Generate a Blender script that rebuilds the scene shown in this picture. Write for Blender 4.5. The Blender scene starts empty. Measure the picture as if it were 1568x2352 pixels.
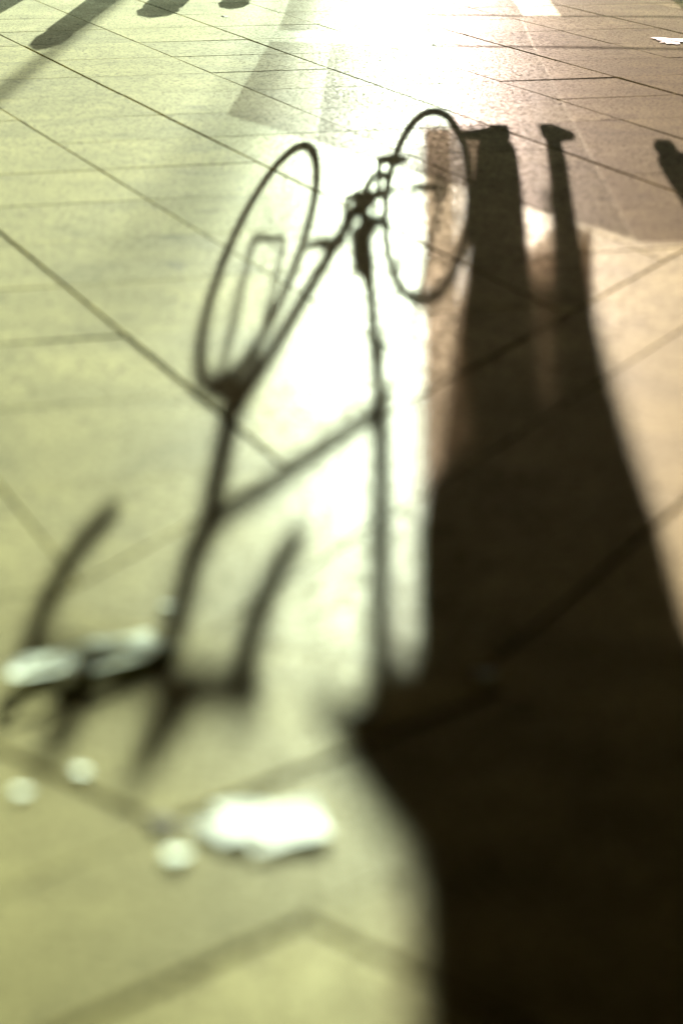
import bpy, bmesh, math, random
from mathutils import Vector, Matrix
random.seed(7)
R = math.radians
SC = bpy.context.scene
C = SC.collection

# ------------------------------------------------------------------ camera
PITCH = math.atan(1751 / 5500); ROLL = 0.015
fw = Vector((0, math.cos(PITCH), -math.sin(PITCH)))
rt0 = Vector((1, 0, 0)); up0 = Vector((0, math.sin(PITCH), math.cos(PITCH)))
rt = rt0 * math.cos(ROLL) + up0 * math.sin(ROLL)
up = up0 * math.cos(ROLL) - rt0 * math.sin(ROLL)
CAM_Z = 1.44
cam_d = bpy.data.cameras.new('camera'); cam = bpy.data.objects.new('camera', cam_d); C.objects.link(cam)
m = Matrix((rt, up, -fw)).transposed().to_4x4(); m.translation = (0, 0, CAM_Z); cam.matrix_world = m
cam_d.sensor_fit = 'HORIZONTAL'; cam_d.sensor_width = 24.0; cam_d.lens = 24 * 5500 / 1568
cam_d.clip_start = 0.05; cam_d.clip_end = 2000
cam_d.dof.use_dof = True; cam_d.dof.focus_distance = 12.2; cam_d.dof.aperture_fstop = 1.5
SC.camera = cam

# ------------------------------------------------------------------ sky, sun, exposure
SUN_T = 0.175; SUN_AZ = R(1.75); SUN_EL = math.atan(SUN_T)
sdir = Vector((math.sin(SUN_AZ), math.cos(SUN_AZ), 0))
w = bpy.data.worlds.new('World'); SC.world = w; w.use_nodes = True
nt = w.node_tree; bg = nt.nodes['Background']
sky = nt.nodes.new('ShaderNodeTexSky'); sky.sky_type = 'NISHITA'; sky.sun_disc = False
sky.sun_elevation = SUN_EL; sky.sun_rotation = SUN_AZ
nt.links.new(sky.outputs[0], bg.inputs[0]); bg.inputs[1].default_value = 0.05
sun_d = bpy.data.lights.new('sun', 'SUN'); sun = bpy.data.objects.new('sun', sun_d); C.objects.link(sun)
sun_d.energy = 5.0; sun_d.angle = R(0.3); sun_d.color = (1.0, 0.95, 0.87)
to_sun = (sdir + Vector((0, 0, SUN_T))).normalized()
sun.rotation_euler = to_sun.to_track_quat('Z', 'Y').to_euler(); sun.location = (3, 30, 12)
vs = SC.view_settings
vs.view_transform = 'Standard'; vs.look = 'None'; vs.gamma = 1.0; vs.use_curve_mapping = False
vs.exposure = 3.8

def sh(x, y, z):
    """the point at height z whose shadow falls on the ground at (x, y)"""
    return Vector((x, y, 0)) + sdir * (z / SUN_T) + Vector((0, 0, z))

def pix(x, y):
    """ground point under a pixel of the 1568 px wide photograph"""
    d = fw + rt * ((x - 784) / 5500) - up * ((y - 1176) / 5500)
    return Vector((0, 0, CAM_Z)) + d * (-CAM_Z / d.z)

# ------------------------------------------------------------------ materials
def mat(name):
    mt = bpy.data.materials.new(name); mt.use_nodes = True
    return mt, mt.node_tree, mt.node_tree.nodes['Principled BSDF']

def simple(name, col, rough=0.5, metal=0.0, var=0.25, scale=30):
    mt, t, p = mat(name)
    co = t.nodes.new('ShaderNodeTexCoord'); n = t.nodes.new('ShaderNodeTexNoise'); n.inputs['Scale'].default_value = scale
    n.inputs['Detail'].default_value = 5
    t.links.new(co.outputs['Object'], n.inputs['Vector'])
    r = t.nodes.new('ShaderNodeValToRGB')
    r.color_ramp.elements[0].position = .3; r.color_ramp.elements[1].position = .7
    r.color_ramp.elements[0].color = (*[c * (1 - var) for c in col], 1); r.color_ramp.elements[1].color = (*[min(1, c * (1 + var)) for c in col], 1)
    t.links.new(n.outputs[0], r.inputs[0]); t.links.new(r.outputs[0], p.inputs['Base Color'])
    p.inputs['Roughness'].default_value = rough; p.inputs['Metallic'].default_value = metal
    return mt

def stone_mat():
    mt, t, p = mat('paving_stone')
    L = t.links.new; N = t.nodes.new
    geo = N('ShaderNodeNewGeometry'); oi = N('ShaderNodeObjectInfo')
    off = N('ShaderNodeVectorMath'); off.operation = 'SCALE'; off.inputs[0].default_value = (7, 13, 5); L(oi.outputs['Random'], off.inputs['Scale'])
    add = N('ShaderNodeVectorMath'); add.operation = 'ADD'; L(geo.outputs['Position'], add.inputs[0]); L(off.outputs[0], add.inputs[1])
    def noise(scale, det, rough=.6, vec=add, dist=0.0):
        n = N('ShaderNodeTexNoise'); n.inputs['Scale'].default_value = scale; n.inputs['Detail'].default_value = det
        n.inputs['Roughness'].default_value = rough; n.inputs['Distortion'].default_value = dist
        L(vec.outputs[0], n.inputs['Vector']); return n
    big = noise(3.2, 4); fine = noise(60, 6, .75); grit = noise(260, 3)
    wide = noise(.9, 3, vec=geo)
    r1 = N('ShaderNodeValToRGB'); r1.color_ramp.elements[0].position = .33; r1.color_ramp.elements[1].position = .68
    r1.color_ramp.elements[0].color = (.31, .262, .10, 1); r1.color_ramp.elements[1].color = (.49, .42, .175, 1)
    L(big.outputs[0], r1.inputs[0])
    r2 = N('ShaderNodeValToRGB'); r2.color_ramp.elements[0].position = .38; r2.color_ramp.elements[1].position = .52
    r2.color_ramp.elements[0].color = (.26, .22, .18, 1); r2.color_ramp.elements[1].color = (1, 1, 1, 1)
    L(fine.outputs[0], r2.inputs[0])
    mx = N('ShaderNodeMix'); mx.data_type = 'RGBA'; mx.blend_type = 'MULTIPLY'; mx.inputs[0].default_value = 1
    L(r1.outputs[0], mx.inputs[6]); L(r2.outputs[0], mx.inputs[7])
    # per slab tone and worn patches
    mr = N('ShaderNodeMapRange'); mr.inputs['To Min'].default_value = .86; mr.inputs['To Max'].default_value = 1.08
    L(oi.outputs['Random'], mr.inputs['Value'])
    st = N('ShaderNodeValToRGB'); st.color_ramp.elements[0].position = .27; st.color_ramp.elements[1].position = .4
    st.color_ramp.elements[0].color = (.42, .38, .34, 1); st.color_ramp.elements[1].color = (1, 1, 1, 1)
    sn = noise(6.5, 6, .65, vec=geo, dist=.6); L(sn.outputs[0], st.inputs[0])
    m2 = N('ShaderNodeMix'); m2.data_type = 'RGBA'; m2.blend_type = 'MULTIPLY'; m2.inputs[0].default_value = 1
    L(mx.outputs[2], m2.inputs[6]); L(st.outputs[0], m2.inputs[7])
    m3 = N('ShaderNodeVectorMath'); m3.operation = 'SCALE'; L(m2.outputs[2], m3.inputs[0]); L(mr.outputs[0], m3.inputs['Scale'])
    L(m3.outputs[0], p.inputs['Base Color'])
    rr = N('ShaderNodeMapRange'); rr.inputs['From Min'].default_value = .3; rr.inputs['From Max'].default_value = .7
    rr.inputs['To Min'].default_value = ROUGH[0]; rr.inputs['To Max'].default_value = ROUGH[1]
    L(wide.outputs[0], rr.inputs['Value'])
    ra = N('ShaderNodeMapRange'); ra.inputs['From Min'].default_value = .35; ra.inputs['From Max'].default_value = .6; ra.inputs['To Min'].default_value = .16; ra.inputs['To Max'].default_value = -.03
    L(fine.outputs[0], ra.inputs['Value']); rs = N('ShaderNodeMath'); rs.operation = 'ADD'; L(rr.outputs[0], rs.inputs[0]); L(ra.outputs[0], rs.inputs[1]); L(rs.outputs[0], p.inputs['Roughness'])
    cw = N('ShaderNodeMapRange'); cw.inputs['From Min'].default_value = .4; cw.inputs['From Max'].default_value = .62; cw.inputs['To Min'].default_value = SHEEN[0]; cw.inputs['To Max'].default_value = SHEEN[1]
    L(fine.outputs[0], cw.inputs['Value'])
    p.inputs['Specular IOR Level'].default_value = .4
    dif = N('ShaderNodeBsdfDiffuse'); dif.inputs['Roughness'].default_value = .6; L(m3.outputs[0], dif.inputs['Color'])
    mxs = N('ShaderNodeMixShader'); L(dif.outputs[0], mxs.inputs[1]); L(p.outputs[0], mxs.inputs[2]); L(cw.outputs[0], mxs.inputs[0]); haze = N('ShaderNodeBsdfSheen'); haze.inputs['Color'].default_value = (HAZE, HAZE, HAZE * .95, 1); haze.inputs['Roughness'].default_value = .45
    ads = N('ShaderNodeAddShader'); L(mxs.outputs[0], ads.inputs[0]); L(haze.outputs[0], ads.inputs[1]); L(ads.outputs[0], t.nodes['Material Output'].inputs[0])  # grazing sheen stands in for the haze that pales the far slabs
    b1 = N('ShaderNodeBump'); b1.inputs['Strength'].default_value = .35; b1.inputs['Distance'].default_value = .0012
    L(fine.outputs[0], b1.inputs['Height'])
    b2 = N('ShaderNodeBump'); b2.inputs['Strength'].default_value = .3; b2.inputs['Distance'].default_value = .0006
    L(grit.outputs[0], b2.inputs['Height']); L(b1.outputs[0], b2.inputs['Normal'])
    L(b2.outputs[0], p.inputs['Normal']); L(b2.outputs[0], dif.inputs['Normal'])
    return mt
SHEEN = (.003, .023); HAZE = .045
ROUGH = (.29, .36)

def glass_mat(name, tint, gloss=.06):
    mt, t, p = mat(name)
    t.nodes.remove(p)
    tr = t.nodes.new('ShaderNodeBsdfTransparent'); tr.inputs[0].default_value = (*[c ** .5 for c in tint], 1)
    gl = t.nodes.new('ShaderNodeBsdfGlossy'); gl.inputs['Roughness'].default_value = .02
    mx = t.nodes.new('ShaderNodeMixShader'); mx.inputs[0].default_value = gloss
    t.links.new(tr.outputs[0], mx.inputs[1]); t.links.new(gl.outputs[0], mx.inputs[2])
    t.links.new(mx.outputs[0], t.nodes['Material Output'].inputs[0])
    return mt

def thin_mat(name, col, trans=.5, rough=.5, dirt=.35, scale=14):
    mt, t, p = mat(name); L = t.links.new; N = t.nodes.new
    co = N('ShaderNodeTexCoord'); n = N('ShaderNodeTexNoise'); n.inputs['Scale'].default_value = scale; n.inputs['Detail'].default_value = 6
    L(co.outputs['Object'], n.inputs['Vector'])
    r = N('ShaderNodeValToRGB'); r.color_ramp.elements[0].position = .34; r.color_ramp.elements[1].position = .56
    r.color_ramp.elements[0].color = (*[c * (1 - dirt) for c in col], 1); r.color_ramp.elements[1].color = (*col, 1)
    L(n.outputs[0], r.inputs[0]); L(r.outputs[0], p.inputs['Base Color']); p.inputs['Roughness'].default_value = rough; p.inputs['Specular IOR Level'].default_value = .1
    tl = N('ShaderNodeBsdfTranslucent'); L(r.outputs[0], tl.inputs[0])
    mx = N('ShaderNodeMixShader'); mx.inputs[0].default_value = trans
    L(p.outputs[0], mx.inputs[1]); L(tl.outputs[0], mx.inputs[2]); L(mx.outputs[0], t.nodes['Material Output'].inputs[0])
    return mt

M = dict(
    stone=stone_mat(),
    joint=simple('joint_sand', (.035, .022, .014), .95),
    earth=simple('outer_paving', (.22, .2, .18), .8, scale=2),
    blocker=simple('blocker_black', (.014, .012, .011), .9, scale=4),  # near black, so the added light blockers bounce almost nothing back
    steel=simple('brushed_steel', (.45, .45, .45), .35, 1.0, .1),
    black=simple('black_paint', (.02, .02, .022), .4),
    tyre=simple('tyre_rubber', (.025, .025, .025), .8),
    alloy=simple('alloy', (.55, .55, .56), .3, 1.0, .1),
    leather=simple('black_leather', (.03, .026, .024), .5),
    plastic=simple('bottle_plastic', (.05, .12, .06), .35),
    skin=simple('skin', (.45, .27, .19), .5, var=.08),
    hair=simple('hair', (.05, .03, .02), .6),
    coat=simple('wool_coat', (.03, .028, .03), .9, scale=120),
    shoe=simple('shoe_leather', (.04, .025, .018), .45),
    rain=simple('rain_jacket', (.15, .05, .04), .6),
    paper=thin_mat('crumpled_paper', (.55, .57, .53), .15, .9, .45, 18),
    petal=thin_mat('white_petal', (.60, .64, .56), .15, .9, .15),
    torn=thin_mat('stained_paper', (.42, .46, .38), .15, .9, .75, 24),
    dry=simple('dry_leaf', (.05, .028, .014), 1.0),
    splat=simple('dried_splash', (.30, .29, .27), .9, scale=60),
    splatd=simple('splash_core', (.10, .08, .07), .8, scale=60),
    clear=glass_mat('clear_glass', (.97, .98, .97), .03),
    green=glass_mat('green_tint_glass', (.76, .92, .76)),  # tints put the green and rose cast into the sunlight
    rose=glass_mat('rose_tint_glass', (1.0, .86, .78)),
    brown=glass_mat('half_shade_glass', (.12, .092, .064)),  # dims the sun to a brown half shade
    gauze=simple('trousers', (.05, .045, .05), .9, scale=120),
    sheer=glass_mat('sheer_fabric', (.14, .11, .085), .1),
    frost=glass_mat('shade_glass', (.35, .33, .34), .03),  # smoked tints put a half shade on the far paving
    pale=glass_mat('pale_shade_glass', (.39, .36, .37), .03),
    faint=glass_mat('faint_shade_glass', (.58, .56, .56), .03),
)

# ------------------------------------------------------------------ helpers
def obj(name, bm, m_, parent=None, smooth=False):
    me = bpy.data.meshes.new(name); bm.normal_update(); bm.to_mesh(me); bm.free()
    if isinstance(m_, (list, tuple)):
        for x in m_: me.materials.append(x)
    else: me.materials.append(m_)
    if smooth:
        for pl in me.polygons: pl.use_smooth = True
    o = bpy.data.objects.new(name, me); C.objects.link(o)
    if parent: o.parent = parent
    return o

def empty(name, loc=(0, 0, 0), rz=0):
    o = bpy.data.objects.new(name, None); C.objects.link(o); o.location = loc; o.rotation_euler = (0, 0, rz); return o

def tag(o, label=None, cat=None, group=None, kind=None):
    for k, v in (('label', label), ('category', cat), ('group', group), ('kind', kind)):
        if v: o[k] = v
    return o

def box(bm, x0, x1, y0, y1, z0, z1):
    vs_ = [bm.verts.new((x, y, z)) for z in (z0, z1) for y in (y0, y1) for x in (x0, x1)]
    for f in ((0, 2, 3, 1), (4, 5, 7, 6), (0, 1, 5, 4), (2, 6, 7, 3), (0, 4, 6, 2), (1, 3, 7, 5)):
        bm.faces.new([vs_[i] for i in f])

def tube(bm, pts, rad, n=10, cap=True):
    pts = [Vector(p) for p in pts]
    if not isinstance(rad, (list, tuple)): rad = [rad] * len(pts)
    rings = []; prev = None
    for i, p in enumerate(pts):
        a = pts[max(0, i - 1)]; b = pts[min(len(pts) - 1, i + 1)]
        d = (b - a).normalized()
        if prev is None:
            q = d.orthogonal().normalized()
        else:
            q = (prev - d * prev.dot(d)); q = q.normalized() if q.length > 1e-6 else d.orthogonal().normalized()
        prev = q; s = d.cross(q)
        rings.append([bm.verts.new(p + (q * math.cos(2 * math.pi * k / n) + s * math.sin(2 * math.pi * k / n)) * rad[i]) for k in range(n)])
    for a, b in zip(rings, rings[1:]):
        for k in range(n): bm.faces.new((a[k], a[(k + 1) % n], b[(k + 1) % n], b[k]))
    if cap: bm.faces.new(rings[0][::-1]); bm.faces.new(rings[-1])

def torus(bm, c, R_, r, nu=64, nv=10, mtx=None):
    """ring in the local XZ plane"""
    c = Vector(c); rings = []
    for i in range(nu):
        a = 2 * math.pi * i / nu; d = Vector((math.cos(a), 0, math.sin(a)))
        rings.append([bm.verts.new(c + d * (R_ + r * math.cos(2 * math.pi * k / nv)) + Vector((0, r * math.sin(2 * math.pi * k / nv), 0))) for k in range(nv)])
    for i in range(nu):
        a, b = rings[i], rings[(i + 1) % nu]
        for k in range(nv): bm.faces.new((a[k], a[(k + 1) % nv], b[(k + 1) % nv], b[k]))

def ellip(bm, c, rx, ry, rz, nu=16, nv=10, mtx=None):
    mm = Matrix.Translation(c) @ (mtx if mtx else Matrix.Identity(4)) @ Matrix.Diagonal((rx, ry, rz, 1))
    bmesh.ops.create_uvsphere(bm, u_segments=nu, v_segments=nv, radius=1, matrix=mm)

# ------------------------------------------------------------------ paving
def clip(poly, n, o):
    """keep the side p.n <= o"""
    out = []
    for i, a in enumerate(poly):
        b = poly[(i + 1) % len(poly)]; da = a.dot(n) - o; db = b.dot(n) - o
        if da <= 0: out.append(a)
        if da * db < 0: out.append(a + (b - a) * (da / (da - db)))
    return out

def hull(planes, s=0.0, c=Vector((0, 0))):
    p = [Vector((c.x - 6, c.y - 6)), Vector((c.x + 6, c.y - 6)), Vector((c.x + 6, c.y + 6)), Vector((c.x - 6, c.y + 6))]
    for n, o in planes:
        p = clip(p, n, o - s)
        if len(p) < 3: return []
    q = []
    for a in p:
        if not q or (a - q[-1]).length > 1e-4: q.append(a)
    if len(q) > 1 and (q[0] - q[-1]).length < 1e-4: q.pop()
    return q if len(q) > 2 else []

def slab_faces(bm, planes, c, cham=.003, dz=0.0, tx=0.0, ty=0.0):
    top = hull(planes, cham, c); rim = hull(planes, 0, c)
    if len(top) < 3: return False
    cen = sum(top, Vector((0, 0))) / len(top)
    hz = lambda p: dz + (p.x - cen.x) * tx + (p.y - cen.y) * ty
    if len(top) != len(rim): rim = [cen + (p - cen) * 1.01 for p in top]
    T = [bm.verts.new((p.x, p.y, hz(p))) for p in top]
    Q = [bm.verts.new((p.x, p.y, hz(p) - cham * .8)) for p in rim]
    B = [bm.verts.new((p.x, p.y, -.05)) for p in rim]
    n = len(T); bm.faces.new(T)
    for i in range(n):
        j = (i + 1) % n
        bm.faces.new((Q[i], Q[j], T[j], T[i])); bm.faces.new((B[i], B[j], Q[j], Q[i]))
    bm.faces.new(B[::-1])
    return True

bm = bmesh.new(); bmesh.ops.create_grid(bm, x_segments=1, y_segments=1, size=600, matrix=Matrix.Translation((0, 300, -.06)))
tag(obj('ground', bm, M['earth']), kind='structure')
bm = bmesh.new(); box(bm, -3.55, 3.55, -4.9, 19.8, -.056, -.0065)
pav = obj('pavement', bm, M['joint']); tag(pav, kind='structure')

AM = R(-20.8)
nA = Vector((math.cos(AM), -math.sin(AM))); tA = Vector((math.sin(AM), math.cos(AM)))
bdir = Vector((.354, .739)).normalized(); bnr = Vector((bdir.y, -bdir.x)); bo = Vector((.554, 6.212)).dot(bnr)
A0, AP, T0, TP = 1.602, .597, 8.885, .616
def in_view(c):
    lim = .80 + .155 * max(c.y, 0)
    return 1.6 < c.y < 16.2 and abs(c.x) < lim
rest = bmesh.new()
for i in range(-16, 22):
    jl = .0060 if i % 2 == 0 else .0022       # bold joint on even lines
    jr = .0022 if i % 2 == 0 else .0060
    for k in range(-24, 24):
        c = nA * (A0 + AP * (i + .5)) + tA * (T0 + TP * (k + .5))
        if abs(c.x) > 3.2 or c.y < -4.5 or c.y > 19.4: continue
        if c.dot(bnr) - bo > .45: continue
        jt = random.uniform(.0012, .0022)
        da = random.uniform(-.004, .004)
        pl = [(-nA, -(A0 + AP * i + jl)), (nA, A0 + AP * (i + 1) - jr), (-tA, -(T0 + TP * k + jt + da)), (tA, T0 + TP * (k + 1) - jt + da), (bnr, bo - (.004 if c.y > 5.3 else .0004))]
        args = dict(dz=random.gauss(0, .0006), tx=random.gauss(0, .0016), ty=random.gauss(0, .0016))
        if in_view(c):
            b_ = bmesh.new()
            if slab_faces(b_, pl, c, .002, **args): obj('slab', b_, M['stone'], pav)
            else: b_.free()
        else:
            slab_faces(rest, pl, c, .0025, **args)
cd = Vector((math.sin(R(44)), math.cos(R(44)))); vd = Vector((cd.y, -cd.x))
V = Vector((-.239, 3.057)); Lc = Vector((-.045, 2.789)); g = .0085; hgap = .0006
v0, v1, uV, uL = V.dot(vd), Lc.dot(vd), V.dot(cd), Lc.dot(cd)
bp = (-bnr, -(bo + .0006)); UB = 3.35
lf = (bdir, UB - hgap); rg = (-bdir, -(UB + hgap))
near = [
    [bp, lf, (vd, v0 - 2 * g), (-cd, -(uV + g))],
    [bp, lf, (vd, v0 - hgap), (cd, uV - g)],
    [lf, (-vd, -(v0 + hgap)), (vd, v1 - hgap)],
    [lf, (-vd, -(v1 + 2 * g)), (cd, uL - g), (vd, v1 + 1.6)],
    [lf, (-vd, -(v1 + hgap)), (-cd, -(uL + g)), (vd, v1 + 1.6)],
    [lf, (-vd, -(v1 + 1.603))],
]
for o0, o1, g0, g1, cuts in ((0, .325, .005, .0018, (1.9, 3.6)), (.325, .81, .0018, .006, (1.2, 3.0)), (.81, 1.6, .006, .002, (2.2,)), (1.6, 4.5, .002, .002, (1.6, 3.4))):
    ends = [UB] + [UB + q_ for q_ in cuts] + [UB + 9]
    for e0, e1 in zip(ends, ends[1:]):
        near.append([(-bnr, -(bo + o0 + g0)), (bnr, bo + o1 - g1), (-bdir, -(e0 + .0015)), (bdir, e1 - .0015)])
yb = [(Vector((1, 0)), 3.5), (Vector((-1, 0)), 3.5), (Vector((0, -1)), 4.8), (Vector((0, 1)), 19.5)]
for pl in near:
    b_ = bmesh.new()
    if slab_faces(b_, pl + yb, Vector((0, 3)), .0015, dz=random.gauss(0, .0004)): obj('slab', b_, M['stone'], pav)
    else: b_.free()
tag(obj('outer_slabs', rest, M['stone'], pav), kind='stuff')

# ------------------------------------------------------------------ added roof and walls, out of view, that keep sky light off near paving
shade_hall = empty('shade_passage', (0, 2, -.05))
tag(shade_hall, 'added unseen passage of dark walls and low ceiling that block sky light', 'building')
def part(name, x0, x1, y0, y1, z0, z1, m_, par):
    b_ = bmesh.new(); box(b_, x0, x1, y0, y1, z0, z1); o = obj(name, b_, m_)
    o.parent = par; o.matrix_parent_inverse = par.matrix_basis.inverted(); return o
part('ceiling', -3.9, 3.9, -5.3, 12.4, 2.36, 2.5, M['blocker'], shade_hall)
part('side_wall', -3.9, -3.6, -5.0, 12.4, -.055, 2.355, M['blocker'], shade_hall)
part('side_wall', 3.6, 3.9, -5.0, 12.4, -.055, 2.355, M['blocker'], shade_hall)
part('front_pier', -3.597, -2.25, 12.1, 12.397, -.055, 2.352, M['blocker'], shade_hall)  # piers added to narrow the opening and cut sky light
part('front_pier', 2.25, 3.597, 12.1, 12.397, -.055, 2.352, M['blocker'], shade_hall)
part('back_wall', -3.9, 3.9, -5.3, -5.003, -.055, 2.355, M['blocker'], shade_hall)

# added screen, out of view: its tints colour and dim the sunlight
YG = 20.0
scr = empty('tint_screen', (0, YG, 0))
tag(scr, 'added unseen screen of green, rose and brown panes tinting the sunlight', 'glass screen')
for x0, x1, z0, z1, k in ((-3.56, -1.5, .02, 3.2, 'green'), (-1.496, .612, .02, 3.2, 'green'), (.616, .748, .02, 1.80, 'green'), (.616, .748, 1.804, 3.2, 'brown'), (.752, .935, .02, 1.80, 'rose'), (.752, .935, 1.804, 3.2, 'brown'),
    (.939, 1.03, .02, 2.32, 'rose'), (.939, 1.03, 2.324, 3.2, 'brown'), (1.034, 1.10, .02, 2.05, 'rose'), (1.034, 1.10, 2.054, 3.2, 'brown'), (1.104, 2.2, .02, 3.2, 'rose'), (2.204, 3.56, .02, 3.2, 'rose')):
    part('tint_pane', x0, x1, YG - .006, YG + .006, z0, z1, M[k], scr)  # brown ones put the half shade around the legs
part('head_rail', -3.58, 3.58, YG - .03, YG + .03, 3.21, 3.3, M['steel'], scr)

# ------------------------------------------------------------------ added platform: lifts the shadow casters out of view, smoked panels dim the sun
H = .6
LIFT = sdir * (H / SUN_T)
plat = empty('added_platform', (0, 13.5, 0))
tag(plat, 'added unseen platform lifting the shadow casters, with smoked glass dimming the sun', 'platform')
def deckpoly(pts, m_):
    b_ = bmesh.new()
    P = [Vector((x, y, 0)) + LIFT for x, y in pts]
    lo = [b_.verts.new((p.x, p.y, H - .02)) for p in P]; hi = [b_.verts.new((p.x, p.y, H)) for p in P]
    b_.faces.new(lo[::-1]); b_.faces.new(hi); n = len(P)
    for i in range(n): b_.faces.new((lo[i], lo[(i + 1) % n], hi[(i + 1) % n], hi[i]))
    bmesh.ops.recalc_face_normals(b_, faces=b_.faces)
    o = obj('glass_panel', b_, m_); o.parent = plat; o.matrix_parent_inverse = plat.matrix_basis.inverted()
XR, YF, YB = 1.98, 7.3, 12.4  # smoked panels shaped to the half-shade band, clear ones to bright patches
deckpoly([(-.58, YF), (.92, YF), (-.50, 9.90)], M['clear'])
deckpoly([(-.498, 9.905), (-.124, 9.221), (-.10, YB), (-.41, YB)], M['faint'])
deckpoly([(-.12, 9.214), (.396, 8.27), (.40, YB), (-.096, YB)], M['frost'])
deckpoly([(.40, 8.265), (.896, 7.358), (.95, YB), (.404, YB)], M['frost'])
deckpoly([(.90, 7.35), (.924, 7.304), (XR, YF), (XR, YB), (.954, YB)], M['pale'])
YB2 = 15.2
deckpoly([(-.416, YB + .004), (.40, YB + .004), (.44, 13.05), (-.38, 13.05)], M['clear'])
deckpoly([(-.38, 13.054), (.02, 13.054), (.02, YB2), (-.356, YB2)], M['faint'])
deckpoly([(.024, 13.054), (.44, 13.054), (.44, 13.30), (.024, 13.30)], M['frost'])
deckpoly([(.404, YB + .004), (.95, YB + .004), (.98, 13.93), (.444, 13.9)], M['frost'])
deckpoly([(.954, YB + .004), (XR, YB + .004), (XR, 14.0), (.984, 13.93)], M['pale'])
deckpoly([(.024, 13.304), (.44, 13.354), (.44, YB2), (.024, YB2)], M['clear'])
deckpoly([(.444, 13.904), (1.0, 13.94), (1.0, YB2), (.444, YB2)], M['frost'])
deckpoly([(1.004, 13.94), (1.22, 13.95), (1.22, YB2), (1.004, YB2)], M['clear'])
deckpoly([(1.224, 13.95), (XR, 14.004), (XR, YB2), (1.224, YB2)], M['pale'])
part('side_beam', XR + .1047, XR + .165, YF + 3.43, YB2 + 3.43, H - .12, H - .021, M['steel'], plat)
part('side_beam', -.33, 2.08, YB2 + 3.36, YB2 + 3.42, H - .12, H - .021, M['steel'], plat)
for x, y in ((XR + .11, YF + 3.6), (XR + .11, 14.5), (XR + .11, YB2 + 3.2), (-.32, YB2 + 3.365), (1.3, YB2 + 3.365)):
    part('leg', x, x + .05, y, y + .05, -.002, H - .121, M['steel'], plat)

# ------------------------------------------------------------------ bicycle (local x: front to rear, z up)
F0 = Vector((-.179, 9.217, 0)) + LIFT + Vector((0, 0, H))
bike = empty('bicycle', F0, math.atan2(.878, .4786))
tag(bike, 'black road bicycle with drop handlebar standing on the added glass platform', 'bicycle')
WR = .335
def wheel(par, x):
    wo = empty('wheel', (x, 0, WR)); wo.parent = par
    b_ = bmesh.new(); torus(b_, (0, 0, 0), WR - .014, .014); obj('tyre', b_, M['tyre'], wo, True)
    b_ = bmesh.new(); torus(b_, (0, 0, 0), WR - .032, .008, 64, 8); obj('rim', b_, M['alloy'], wo, True)
    b_ = bmesh.new(); tube(b_, [(0, -.05, 0), (0, .05, 0)], .011); obj('hub', b_, M['alloy'], wo, True)
    b_ = bmesh.new()
    for k in range(20):
        a = 2 * math.pi * k / 20; s = .03 if k % 2 else -.03
        tube(b_, [(.016 * math.cos(a + .6), s, .016 * math.sin(a + .6)), ((WR - .036) * math.cos(a), 0, (WR - .036) * math.sin(a))], .0009, 4)
    obj('spokes', b_, M['alloy'], wo)
    return wo
wheel(bike, 1.094)
fr = bmesh.new()
bb = (.60, 0, .30)
tube(fr, [(.095, 0, .70), (.155, 0, .885)], .025)
tube(fr, [(.11, 0, .725), bb], .020)
tube(fr, [(.148, 0, .862), (.845, 0, .815)], .017)
tube(fr, [bb, (.868, 0, .857)], .021)
for s in (-1, 1):
    tube(fr, [(.855, s * .014, .83), (.95, s * .035, .62), (1.094, s * .06, WR)], .007)
    tube(fr, [(.62, s * .02, .30), (.8, s * .035, .31), (1.094, s * .06, WR)], .007)
tube(fr, [(.60, -.036, .30), (.60, .036, .30)], .024)
obj('frame', fr, M['black'], bike, True)
ster = empty('steering', (.0, 0, 0), R(6.6)); ster.parent = bike
# steering is a grouping piece: fork, front wheel and handlebar turn together
fk = bmesh.new()
for s in (-1, 1):
    tube(fk, [(.088, s * .035, .668), (.06, s * .045, .55), (0, s * .053, WR)], [.010, .009, .007])
tube(fk, [(.086, -.045, .665), (.086, .045, .665)], .017); tube(fk, [(.088, 0, .66), (.097, 0, .71)], .018)
obj('fork', fk, M['black'], ster, True)
wf = wheel(ster, 0)
# no deeper than thing > part > sub-part: the front wheel hangs directly from the bicycle
wf.parent = bike; wf.rotation_euler = (0, 0, R(6.6))
for ch in list(ster.children):
    ch.parent = bike; ch.rotation_euler = (0, 0, R(6.6))
def steer_obj(name, b_, m_, sm=True):
    o = obj(name, b_, m_, bike, sm); o.rotation_euler = (0, 0, R(6.6)); return o
b_ = bmesh.new(); tube(b_, [(.152, 0, .875), (.168, 0, .93), (.172, 0, .985)], .024); tube(b_, [(.172, 0, .97), (.12, 0, 1.0)], .019); steer_obj('stem', b_, M['black'])
b_ = bmesh.new()
for s in (-1, 1):
    tube(b_, [(.12, 0, 1.0), (.12, s * .1, 1.0), (.118, s * .165, 1.0), (.10, s * .19, .998), (.05, s * .195, .985), (.025, s * .197, .955), (.035, s * .2, .915), (.075, s * .2, .885), (.16, s * .2, .868)], .022)
steer_obj('handlebar', b_, M['black'])
for s in (-1, 1):
    b_ = bmesh.new(); tube(b_, [(.118, s * .085, 1.0), (.06, s * .08, 1.012), (-.005, s * .075, 1.03), (-.03, s * .075, 1.035)], [.026, .025, .023, .014]); steer_obj('aero_bar', b_, M['black'])
    b_ = bmesh.new(); tube(b_, [(.04, s * .196, .975), (.0, s * .19, .985), (-.012, s * .19, .94), (.0, s * .19, .90)], [.014, .012, .006, .005]); steer_obj('brake_lever', b_, M['black'])
b_ = bmesh.new(); box(b_, .03, .1, -.042, .042, .645, .69); bmesh.ops.bevel(b_, geom=b_.edges[:], offset=.008, segments=2, affect='EDGES'); steer_obj('brake_caliper', b_, M['black'])
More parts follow.
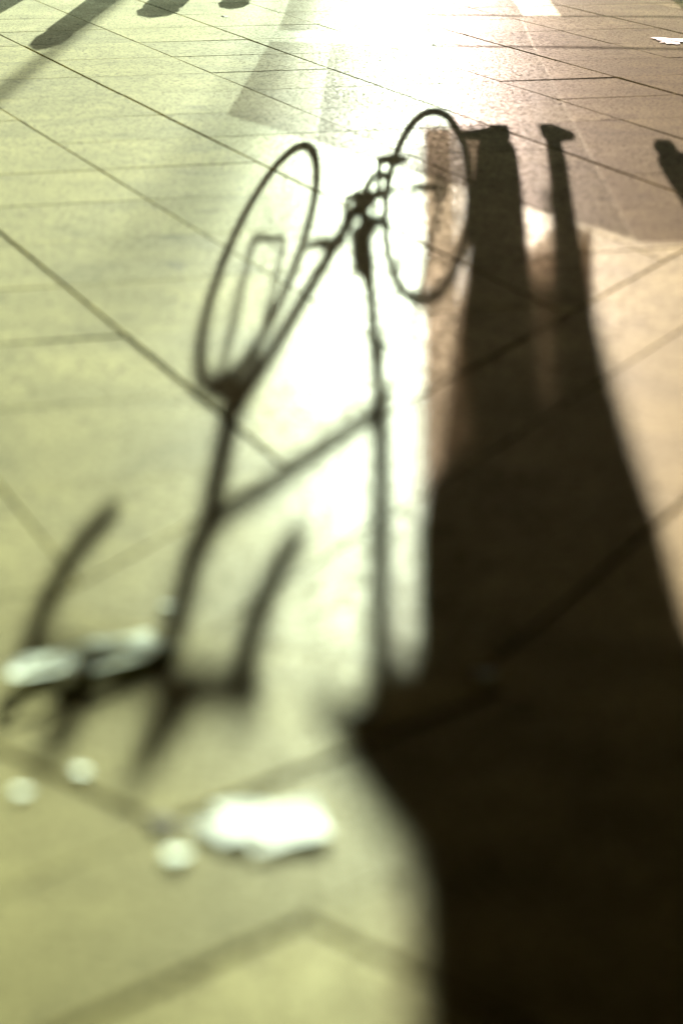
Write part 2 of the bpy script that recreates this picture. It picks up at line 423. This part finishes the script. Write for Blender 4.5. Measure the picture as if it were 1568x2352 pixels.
b_ = bmesh.new(); tube(b_, [(.86, 0, .84), (.925, 0, 1.13)], .024); obj('seatpost', b_, M['black'], bike, True)
b_ = bmesh.new()
tube(b_, [(.78, 0, 1.085), (.81, 0, 1.088), (.89, 0, 1.085), (.97, 0, 1.085), (1.04, 0, 1.09), (1.07, 0, 1.085)], [.012, .022, .034, .062, .075, .03], 16)
for v in b_.verts: v.co.z = 1.148 + (v.co.z - 1.085) * .45
obj('saddle', b_, M['leather'], bike, True)
b_ = bmesh.new()
torus(b_, (.60, -.045, .30), .095, .010, 40, 6); torus(b_, (.60, -.052, .30), .078, .005, 40, 6)
for k in range(5):
    a = k * 2 * math.pi / 5; tube(b_, [(.60, -.045, .30), (.60 + .095 * math.cos(a), -.045, .30 + .095 * math.sin(a))], .008, 6)
obj('chainring', b_, M['alloy'], bike, True)
b_ = bmesh.new(); torus(b_, (1.094, -.045, WR), .04, .008, 24, 6); obj('sprocket', b_, M['alloy'], bike, True)
b_ = bmesh.new(); tube(b_, [(.60, -.048, .399), (1.094, -.045, WR + .046)], .002, 6); tube(b_, [(.60, -.048, .201), (1.06, -.045, .27), (1.09, -.045, .29)], .002, 6); obj('chain', b_, M['alloy'], bike, True)
ca = R(250)
for s in (-1, 1):
    dx, dz = math.cos(ca) * .17 * -s, math.sin(ca) * .17 * -s
    b_ = bmesh.new(); tube(b_, [(.60, s * .06, .30), (.60 + dx, s * .075, .30 + dz)], .011, 8); ck = obj('crank', b_, M['alloy'], bike, True)
    b_ = bmesh.new(); box(b_, .60 + dx - .045, .60 + dx + .045, s * .085 - .0, s * .085 + s * .085, .30 + dz - .012, .30 + dz + .012); bmesh.ops.recalc_face_normals(b_, faces=b_.faces[:])
    obj('pedal', b_, M['black'], ck)
b_ = bmesh.new(); q0, q1 = Vector((.615, 0, .40)), Vector((.69, 0, .545)); tube(b_, [q0, q0.lerp(q1, .08), q0.lerp(q1, .8), q0.lerp(q1, .9), q1], [.03, .036, .036, .02, .015], 16); obj('water_bottle', b_, M['plastic'], bike, True)
b_ = bmesh.new(); tube(b_, [(.62, -.02, .40), (.64, -.03, .37), (.66, -.02, .42)], .014, 8); obj('derailleur', b_, M['alloy'], bike, True)
bpy.data.objects.remove(ster)

# ------------------------------------------------------------------ people
def skin_mesh(verts, edges, root=0, sub=2):
    me = bpy.data.meshes.new('tmp'); me.from_pydata([v[:3] for v in verts], edges, []); me.update()
    o = bpy.data.objects.new('tmp', me); C.objects.link(o)
    md = o.modifiers.new('s', 'SKIN'); md.use_smooth_shade = True; md.branch_smoothing = .3
    sv = me.skin_vertices[0].data
    for i, v in enumerate(verts):
        r = v[3]; sv[i].radius = r if isinstance(r, tuple) else (r, r); sv[i].use_root = (i == root)
    s = o.modifiers.new('u', 'SUBSURF'); s.levels = s.render_levels = sub
    dg = bpy.context.evaluated_depsgraph_get(); dg.update()
    out = bpy.data.meshes.new_from_object(o.evaluated_get(dg))
    bpy.data.objects.remove(o)
    b_ = bmesh.new(); b_.from_mesh(out); bpy.data.meshes.remove(out); return b_

def shoe_bm(pos, ang, ln=.27):
    b_ = bmesh.new()
    prof = [(-.06, .030, .085), (-.03, .036, .09), (.03, .036, .075), (.09, .042, .052), (.15, .045, .042), (.19, .036, .036), (.21, .018, .026)]
    rings = []
    for x, hw, hh in prof:
        rings.append([b_.verts.new((x, hw * sx, hh * hz)) for sx, hz in ((-.9, 0), (-1, .25), (-.95, .6), (-.55, .95), (0, 1), (.55, .95), (.95, .6), (1, .25), (.9, 0))])
    for a, c in zip(rings, rings[1:]):
        for k in range(9): b_.faces.new((a[k], a[(k + 1) % 9], c[(k + 1) % 9], c[k]))
    b_.faces.new(rings[0]); b_.faces.new(rings[-1][::-1])
    bmesh.ops.transform(b_, matrix=Matrix.Translation(pos) @ Matrix.Rotation(ang, 4, 'Z') @ Matrix.Diagonal((ln / .27,) * 3 + (1,)), verts=b_.verts)
    bmesh.ops.recalc_face_normals(b_, faces=b_.faces[:])
    return b_

def person(base, face, footL, footR, angL, angR, hip, chest, handL, handR, label, cmat, tmat, coat, elbL=None, elbR=None, skirt=None, slim=1.0, hem=0.0):
    """all points local to base, z up from the floor; face = yaw of the gaze"""
    p = empty('person', base); tag(p, label, 'person')
    hip, chest = Vector(hip), Vector(chest); fx = Vector((math.cos(face), math.sin(face), 0)); lx = Vector((-fx.y, fx.x, 0))
    neck = chest + Vector((0, 0, .13)) ; head = neck + Vector((0, 0, .19)) + fx * .02
    legs = {}
    for s, f in ((1, footL), (-1, footR)):
        f = Vector(f); hj = hip + lx * (.095 * s) - Vector((0, 0, .05)); an = Vector((f.x, f.y, .09))
        kn = hj.lerp(an, .5) + fx * .035
        legs[s] = (hj, kn, an)
    arms = {}
    for s, h_, e_ in ((1, handL, elbL), (-1, handR, elbR)):
        sj = chest + lx * (.19 * s) + Vector((0, 0, .035)); h_ = Vector(h_)
        el = Vector(e_) if e_ else sj.lerp(h_, .5) + lx * (.07 * s) - fx * .05
        arms[s] = (sj, el, h_)
    V_ = [(*hip, (.15, .105)), (*(hip.lerp(chest, .45)), (.135, .10)), (*chest, (.155, .11)), (*neck, .055), (*(neck + Vector((0, 0, .06))), .052)]
    E_ = [(0, 1), (1, 2), (2, 3), (3, 4)]
    for s in (1, -1):
        i = len(V_); hj, kn, an = legs[s]
        V_ += [(*hj, .08), (*kn, .048), (*an, .034)]; E_ += [(0, i), (i, i + 1), (i + 1, i + 2)]
        i = len(V_); sj, el, h_ = arms[s]; d = (h_ - el).normalized()
        V_ += [(*sj, .06), (*el, .042), (*(h_ - d * .06), .027), (*h_, (.036, .018))]
        E_ += [(2, i), (i, i + 1), (i + 1, i + 2), (i + 2, i + 3)]
        sd_ = d.cross(Vector((0, 0, 1))); sd_ = sd_.normalized() if sd_.length > .2 else lx.copy()
        dn = Vector((0, 0, -1)) if abs(d.z) < .8 else fx
        for k in range(4):
            j = len(V_); o_ = sd_ * ((k - 1.5) * .021); L_ = (.066, .078, .073, .056)[k]
            V_ += [(*(h_ + d * .03 + o_), .010), (*(h_ + d * (.03 + L_ * .55) + o_ + dn * .012), .0088), (*(h_ + d * (.03 + L_ * .85) + o_ + dn * .035), .0078)]
            E_ += [(i + 3, j), (j, j + 1), (j + 1, j + 2)]
        j = len(V_); V_ += [(*(h_ - d * .01 + sd_ * .04 * -s), .0105), (*(h_ + d * .03 + sd_ * .055 * -s + dn * .012), .0092)]
        E_ += [(i + 3, j), (j, j + 1)]
    b_ = skin_mesh(V_, E_, 0)
    hm = Matrix.Rotation(face, 4, 'Z')
    hb = bmesh.new(); ellip(hb, (0, 0, 0), .098, .077, .118, 24, 18)
    for v in hb.verts:
        c = v.co
        if c.z < -.02: c.y *= 1 + c.z * 1.6; c.x *= 1 + c.z * .6
        if c.x > .085 and -.04 < c.z < .012 and abs(c.y) < .02: c.x += .02
        if c.x > .06 and abs(c.z - .012) < .012 and .015 < abs(c.y) < .05: c.x -= .008
        if c.x > .07 and abs(c.z + .06) < .01 and abs(c.y) < .03: c.x += .006
    for s in (1, -1): ellip(hb, (-.005, s * .077, -.008), .02, .01, .03, 8, 6)
    bmesh.ops.transform(hb, matrix=Matrix.Translation(head) @ hm, verts=hb.verts)
    tm = bpy.data.meshes.new('t'); hb.to_mesh(tm); hb.free(); b_.from_mesh(tm); bpy.data.meshes.remove(tm)
    obj('body', b_, M['skin'], p, True)
    for s in (1, -1):
        eb = bmesh.new(); ellip(eb, (.083, s * .032, .012), .008, .012, .007, 10, 6); bmesh.ops.transform(eb, matrix=Matrix.Translation(head) @ hm, verts=eb.verts); obj('eye', eb, M['black'], p, True)
    hb = bmesh.new(); ellip(hb, (-.014, 0, .022), .103, .088, .116, 20, 14)
    bmesh.ops.delete(hb, geom=[v for v in hb.verts if v.co.x > .052 and v.co.z < .075 or v.co.z < -.07], context='VERTS')
    bmesh.ops.transform(hb, matrix=Matrix.Translation(head) @ hm, verts=hb.verts); obj('hair', hb, M['hair'], p, True)
    # trousers
    V_ = [(*(hip + Vector((0, 0, .06))), (.165, .12)), (*hip, (.17, .125))]; E_ = [(0, 1)]
    for s in (1, -1):
        hj, kn, an = legs[s]; i = len(V_)
        k_ = slim if s > 0 else 1.0; V_ += [(*hj, .11 * max(k_, .8)), (*kn, .10 * k_), (*an.lerp(kn, .35), .09 * k_), (*(an - Vector((0, 0, .05))), .078 * k_)]; E_ += [(1, i), (i, i + 1), (i + 1, i + 2), (i + 2, i + 3)]
    obj('trousers', skin_mesh(V_, E_, 1), tmat, p, True)
    # coat: one lofted body with sleeves grown from the shoulders
    V_ = [(*hip.lerp(chest, .75), .12), (*chest, .13), (*(neck - Vector((0, 0, .03))), .078)]; E_ = [(0, 1), (1, 2)]
    for s in (1, -1):
        i = len(V_); sj, el, h_ = arms[s]; d = (h_ - el).normalized()
        V_ += [(*sj, .078), (*el, .06), (*(h_ - d * .08), .048)]; E_ += [(1, i), (i, i + 1), (i + 1, i + 2)]
    cb = skin_mesh(V_, E_, 0)
    rings = []
    for q_, (z_, cx, hw, hd) in enumerate(coat):
        rings.append([cb.verts.new(Vector((cx, hip.y, z_ - (hem * math.cos(2 * math.pi * k / 24) if q_ == 0 else 0))) + lx * (hw * math.cos(2 * math.pi * k / 24)) + fx * (hd * math.sin(2 * math.pi * k / 24) * (1 + .05 * math.sin(5 * 2 * math.pi * k / 24)))) for k in range(24)])
    for a_, b2 in zip(rings, rings[1:]):
        for k in range(24): cb.faces.new((a_[k], a_[(k + 1) % 24], b2[(k + 1) % 24], b2[k]))
    cb.faces.new(rings[-1])
    obj('coat', cb, cmat, p, True)
    if skirt:
        kb = bmesh.new(); rings = []
        for q_, (zl, zr, cx, hw, hd) in enumerate(skirt):
            rings.append([kb.verts.new((cx + hw * math.cos(a_), hip.y + hd * math.sin(a_) * (1 + .1 * math.sin(7 * a_)), (zl + zr) / 2 + (zr - zl) / 2 * math.cos(a_) + (.02 * math.sin(5 * a_) if q_ == 0 else 0))) for a_ in [2 * math.pi * k / 32 for k in range(32)]])
        for a_, b2 in zip(rings, rings[1:]):
            for k in range(32): kb.faces.new((a_[k], a_[(k + 1) % 32], b2[(k + 1) % 32], b2[k]))
        obj('skirt', kb, M['sheer'], p, True)
    for f, a in ((footL, angL), (footR, angR)):
        obj('shoe', shoe_bm((f[0], f[1], 0), a), M['shoe'], p, True)
    return p

def onfloor(x, y): return Vector((x, y, H)) + LIFT
# the walker beside the bicycle, one hand on the saddle (gaze towards the camera)
base = onfloor(.71, 9.70)
COAT = [(.80, -.165, .215, .15), (.92, -.165, .24, .155), (1.05, -.165, .24, .15), (1.075, -.20, .29, .145), (1.13, -.21, .30, .145), (1.19, -.15, .25, .14), (1.3, -.13, .245, .135), (1.40, -.13, .20, .10), (1.45, -.13, .09, .07)]
# footL = to the person's left (+x side)
person(base, R(-95), (.11, .02, 0), (-.115, -.02, 0), R(-75), R(-125), (-.135, 0, .93), (-.13, 0, 1.36),
       (.0, -.13, .96), (-.49, .0, 1.095),
       'person in a dark coat and sheer skirt leaning a hand on the bicycle saddle', M['coat'], M['gauze'], COAT, elbL=(.08, .03, 1.12), elbR=(-.34, .09, 1.10), skirt=[(.50, .38, -.06, .20, .17), (.62, .60, -.12, .185, .15), (.86, .80, -.165, .19, .13)], slim=.42, hem=.07)
base2 = onfloor(1.385, 9.35)
person(base2, R(-60), (.10, .25, 0), (-.15, .03, 0), R(-60), R(-95), (.0, .1, .92), (.0, .1, 1.34),
       (.3, .1, .84), (-.26, .0, .84),
       'person in a red brown jacket walking along the added glass platform', M['rain'], M['gauze'], [(z_, 0, min(hw, .24), hd) for z_, cx, hw, hd in COAT if z_ > .85])

# ------------------------------------------------------------------ litter on the paving
def crumple(name, c, lx_, ly_, hgt, m_, seed, rz=0, holes=(), n=16, tilt=0.0):
    from mathutils import noise as nz
    b_ = bmesh.new(); gv = {}
    for i in range(n + 1):
        for j in range(n + 1):
            u, v = i / n * 2 - 1, j / n * 2 - 1
            k = max(abs(u), abs(v)) / max(1e-6, (u * u + v * v) ** .5) if (u or v) else 1
            k = .35 + .65 * k; a = math.atan2(v, u)
            wob = 1 + .28 * nz.noise((math.cos(a) * 1.6 + seed, math.sin(a) * 1.6, seed * .7))
            x, y = u * k * lx_ * wob, v * k * ly_ * wob
            z = hgt * (.8 * nz.noise((u * 1.5 + seed, v * 1.5, 3.3)) + .3 * nz.noise((u * 4, v * 4 + seed, 1.3)))
            gv[i, j] = b_.verts.new((x, y, z))
    for i in range(n):
        for j in range(n):
            u, v = (i + .5) / n * 2 - 1, (j + .5) / n * 2 - 1
            if any(((u - a) ** 2 + (v - b2) ** 2) < r * r for a, b2, r in holes): continue
            b_.faces.new((gv[i, j], gv[i + 1, j], gv[i + 1, j + 1], gv[i, j + 1]))
    bmesh.ops.delete(b_, geom=[v for v in b_.verts if not v.link_faces], context='VERTS')
    mm = Matrix.Rotation(tilt, 4, 'X') @ Matrix.Rotation(rz, 4, 'Z')
    for v in b_.verts: v.co = mm @ v.co
    zm = min(v.co.z for v in b_.verts)
    for v in b_.verts: v.co.z -= zm
    o = obj(name, b_, m_, None, True); o.location = (c[0], c[1], .0012)
    return o
tag(crumple('paper_scrap', pix(600, 1895), .092, .085, .005, M['paper'], 3, R(25), holes=((-.25, -.55, .16), (.9, .9, .35), (-1, .8, .5), (-.9, -1, .4)), tilt=R(-1)), 'large crumpled white paper scrap lying on the green lit slab', 'paper')
tag(crumple('paper_scrap', pix(222, 1520), .16, .072, .006, M['torn'], 8, R(52), holes=((.42, .1, .17), (-.02, .45, .25), (-.12, -.5, .2), (-.62, .1, .24), (1, 1, .5), (-1, -1, .5)), tilt=R(-5)), 'torn white paper strip with holes over the handlebar shadow', 'paper')

def petal(px, py, r, label, seed, name='petal', m_='petal', cat='petal', tilt=-6.5):
    rnd = random.Random(seed); b_ = bmesh.new(); n = 12; rings = []
    c0 = b_.verts.new((0, 0, 0))
    for i in range(1, 4):
        t_ = i / 3
        rings.append([b_.verts.new((r * t_ * math.cos(a) * (1 + .18 * math.sin(a)), r * .85 * t_ * math.sin(a), r * .07 * t_ * t_ * math.sin(2 * a + seed))) for a in [2 * math.pi * k / n for k in range(n)]])
    for k in range(n): b_.faces.new((c0, rings[0][k], rings[0][(k + 1) % n]))
    for a, b2 in zip(rings, rings[1:]):
        for k in range(n): b_.faces.new((a[k], b2[k], b2[(k + 1) % n], a[(k + 1) % n]))
    c = pix(px, py); lean = Vector((c.x * -.25, -math.sin(R(tilt)), 1)) if cat == 'petal' else Vector((.05, -.1, 1))      # each lies tipped towards the low sun
    mm = lean.to_track_quat('Z', 'Y').to_matrix().to_4x4() @ Matrix.Rotation(rnd.uniform(0, 6), 4, 'Z')
    for v in b_.verts: v.co = mm @ v.co
    zm = min(v.co.z for v in b_.verts)
    for v in b_.verts: v.co.z -= zm
    o = obj(name, b_, M[m_], None, True); o.location = (c.x, c.y, .001)
    return tag(o, label, cat)
petal(388, 1394, .015, 'round white petal touching the shadow of the handlebar stem', 1)
petal(187, 1775, .015, 'small white petal just above the slanting slab joint', 2)
petal(50, 1822, .015, 'pale petal below the slanting joint', 3)
petal(405, 1968, .020, 'cream petal beside the large crumpled paper scrap', 4)
petal(835, 1645, .022, 'green tinged petal in the dark saddle shadow', 5)
petal(1115, 1552, .022, 'dim petal deep in the dark coat shadow', 6)
petal(372, 1902, .026, 'small dark dry leaf curled in the joint corner by the paper', 7, 'dry_leaf', 'dry', 'leaf')
petal(516, 38, .022, 'tiny dark dry leaf on the far sunlit slabs', 9, 'dry_leaf', 'dry', 'leaf')

# dried splash on the far right slab
c = pix(1543, 94)
b_ = bmesh.new(); vv = []
for k in range(28):
    a = 2 * math.pi * k / 28; r = .085 * (1 + .35 * math.sin(3 * a + 1) + .3 * random.uniform(-1, 1))
    vv.append(b_.verts.new((r * math.cos(a) * 1.0, r * math.sin(a) * 1.5, .004)))
b_.faces.new(vv)
sp = obj('splash_mark', b_, M['splat']); sp.location = (c.x, c.y, .001); tag(sp, 'white dried splash mark with a dark core on the paving', 'stain')
b_ = bmesh.new(); vv = [b_.verts.new((.03 + .045 * math.cos(2 * math.pi * k / 14) * random.uniform(.7, 1.2), .07 * math.sin(2 * math.pi * k / 14) * random.uniform(.7, 1.2), .0065)) for k in range(14)]
b_.faces.new(vv); obj('dark_core', b_, M['splatd'], sp)

# ------------------------------------------------------------------ added bollards, out of view, that throw shade bands on the far paving
def bollard(x, y, h, r, label):
    o = empty('shade_bollard', (x, y, -.002)); tag(o, label, 'bollard', 'added shade bollards beside the platform')
    b_ = bmesh.new(); tube(b_, [(0, 0, 0), (0, 0, .05), (0, 0, .055), (0, 0, h * .78)], [r * 1.12, r * 1.12, r, r * .92], 20); obj('shaft', b_, M['earth'], o, True)
    b_ = bmesh.new(); tube(b_, [(0, 0, h * .78), (0, 0, h * .80), (0, 0, h * .86), (0, 0, h * .95), (0, 0, h)], [r * .78, r * .78, r * .95, r * .7, r * .1], 20); obj('cap', b_, M['earth'], o, True)
for x, y, h, r, lb in (
    (-2.06, 16.4, .62, .20, 'thickest added shade bollard standing closest to the passage wall'),
    (-1.42, 16.2, .74, .10, 'tallest added shade bollard with a rounded cap'),
    (-1.02, 16.4, .50, .13, 'knee high added shade bollard next to the tallest one'),
    (-.62, 16.5, .42, .10, 'lowest added shade bollard beside the edge of the platform')):
    bollard(x, y, h, r, lb)

# ------------------------------------------------------------------ flagpoles outside, whose shadows cross the paving
def flagpole(x, y, h, r, label):
    o = empty('flagpole', (x, y, -.06)); tag(o, label, 'flagpole', 'flagpoles outside the passage')
    b_ = bmesh.new(); tube(b_, [(0, 0, 0), (0, 0, .12), (0, 0, .13), (0, 0, h)], [r * 1.8, r * 1.8, r, r * .7], 14); obj('pole', b_, M['steel'], o, True)
    b_ = bmesh.new(); ellip(b_, (0, 0, h + r * .8), r, r, r); obj('finial', b_, M['steel'], o, True)
    b_ = bmesh.new(); tube(b_, [(r * 1.2, 0, .9), (r * 1.25, 0, 1.2)], .012, 8); tube(b_, [(r, 0, 1.05), (r * 1.3, 0, 1.05)], .01, 8); obj('cleat', b_, M['steel'], o, True)
q = sh(-.36, 13.85, 0) + sdir * 60; flagpole(q.x, q.y, 11.7, .062, 'tall flagpole standing far out in the sun beyond the passage')
q = sh(-1.39, 14.36, 0) + sdir * 24; flagpole(q.x, q.y, 5.9, .05, 'shorter flagpole standing nearer the glass screen')

# ------------------------------------------------------------------ added block, out of view, that hides the bright sky near the horizon
fb = empty('horizon_blocker', (0, 95, -.06)); tag(fb, 'added unseen long building that hides the bright horizon sky', 'building')
part('wall', -70, 70, 92, 104, -.06, 12.2, M['blocker'], fb)
part('roof', -70.4, 70.4, 91.6, 104.4, 12.203, 12.6, M['blocker'], fb)
wb = bmesh.new(); box(wb, -.7, .7, -.03, .03, -.9, .9); w0 = obj('window', wb, M['black']); w0.parent = fb; w0.location = (-60, -3.04, 2.2)
for i in range(31):
    for k in range(3):
        if i or k:
            c_ = w0.copy(); C.objects.link(c_); c_.parent = fb; c_.location = (-60 + i * 4, -3.04, 2.2 + k * 3.3)
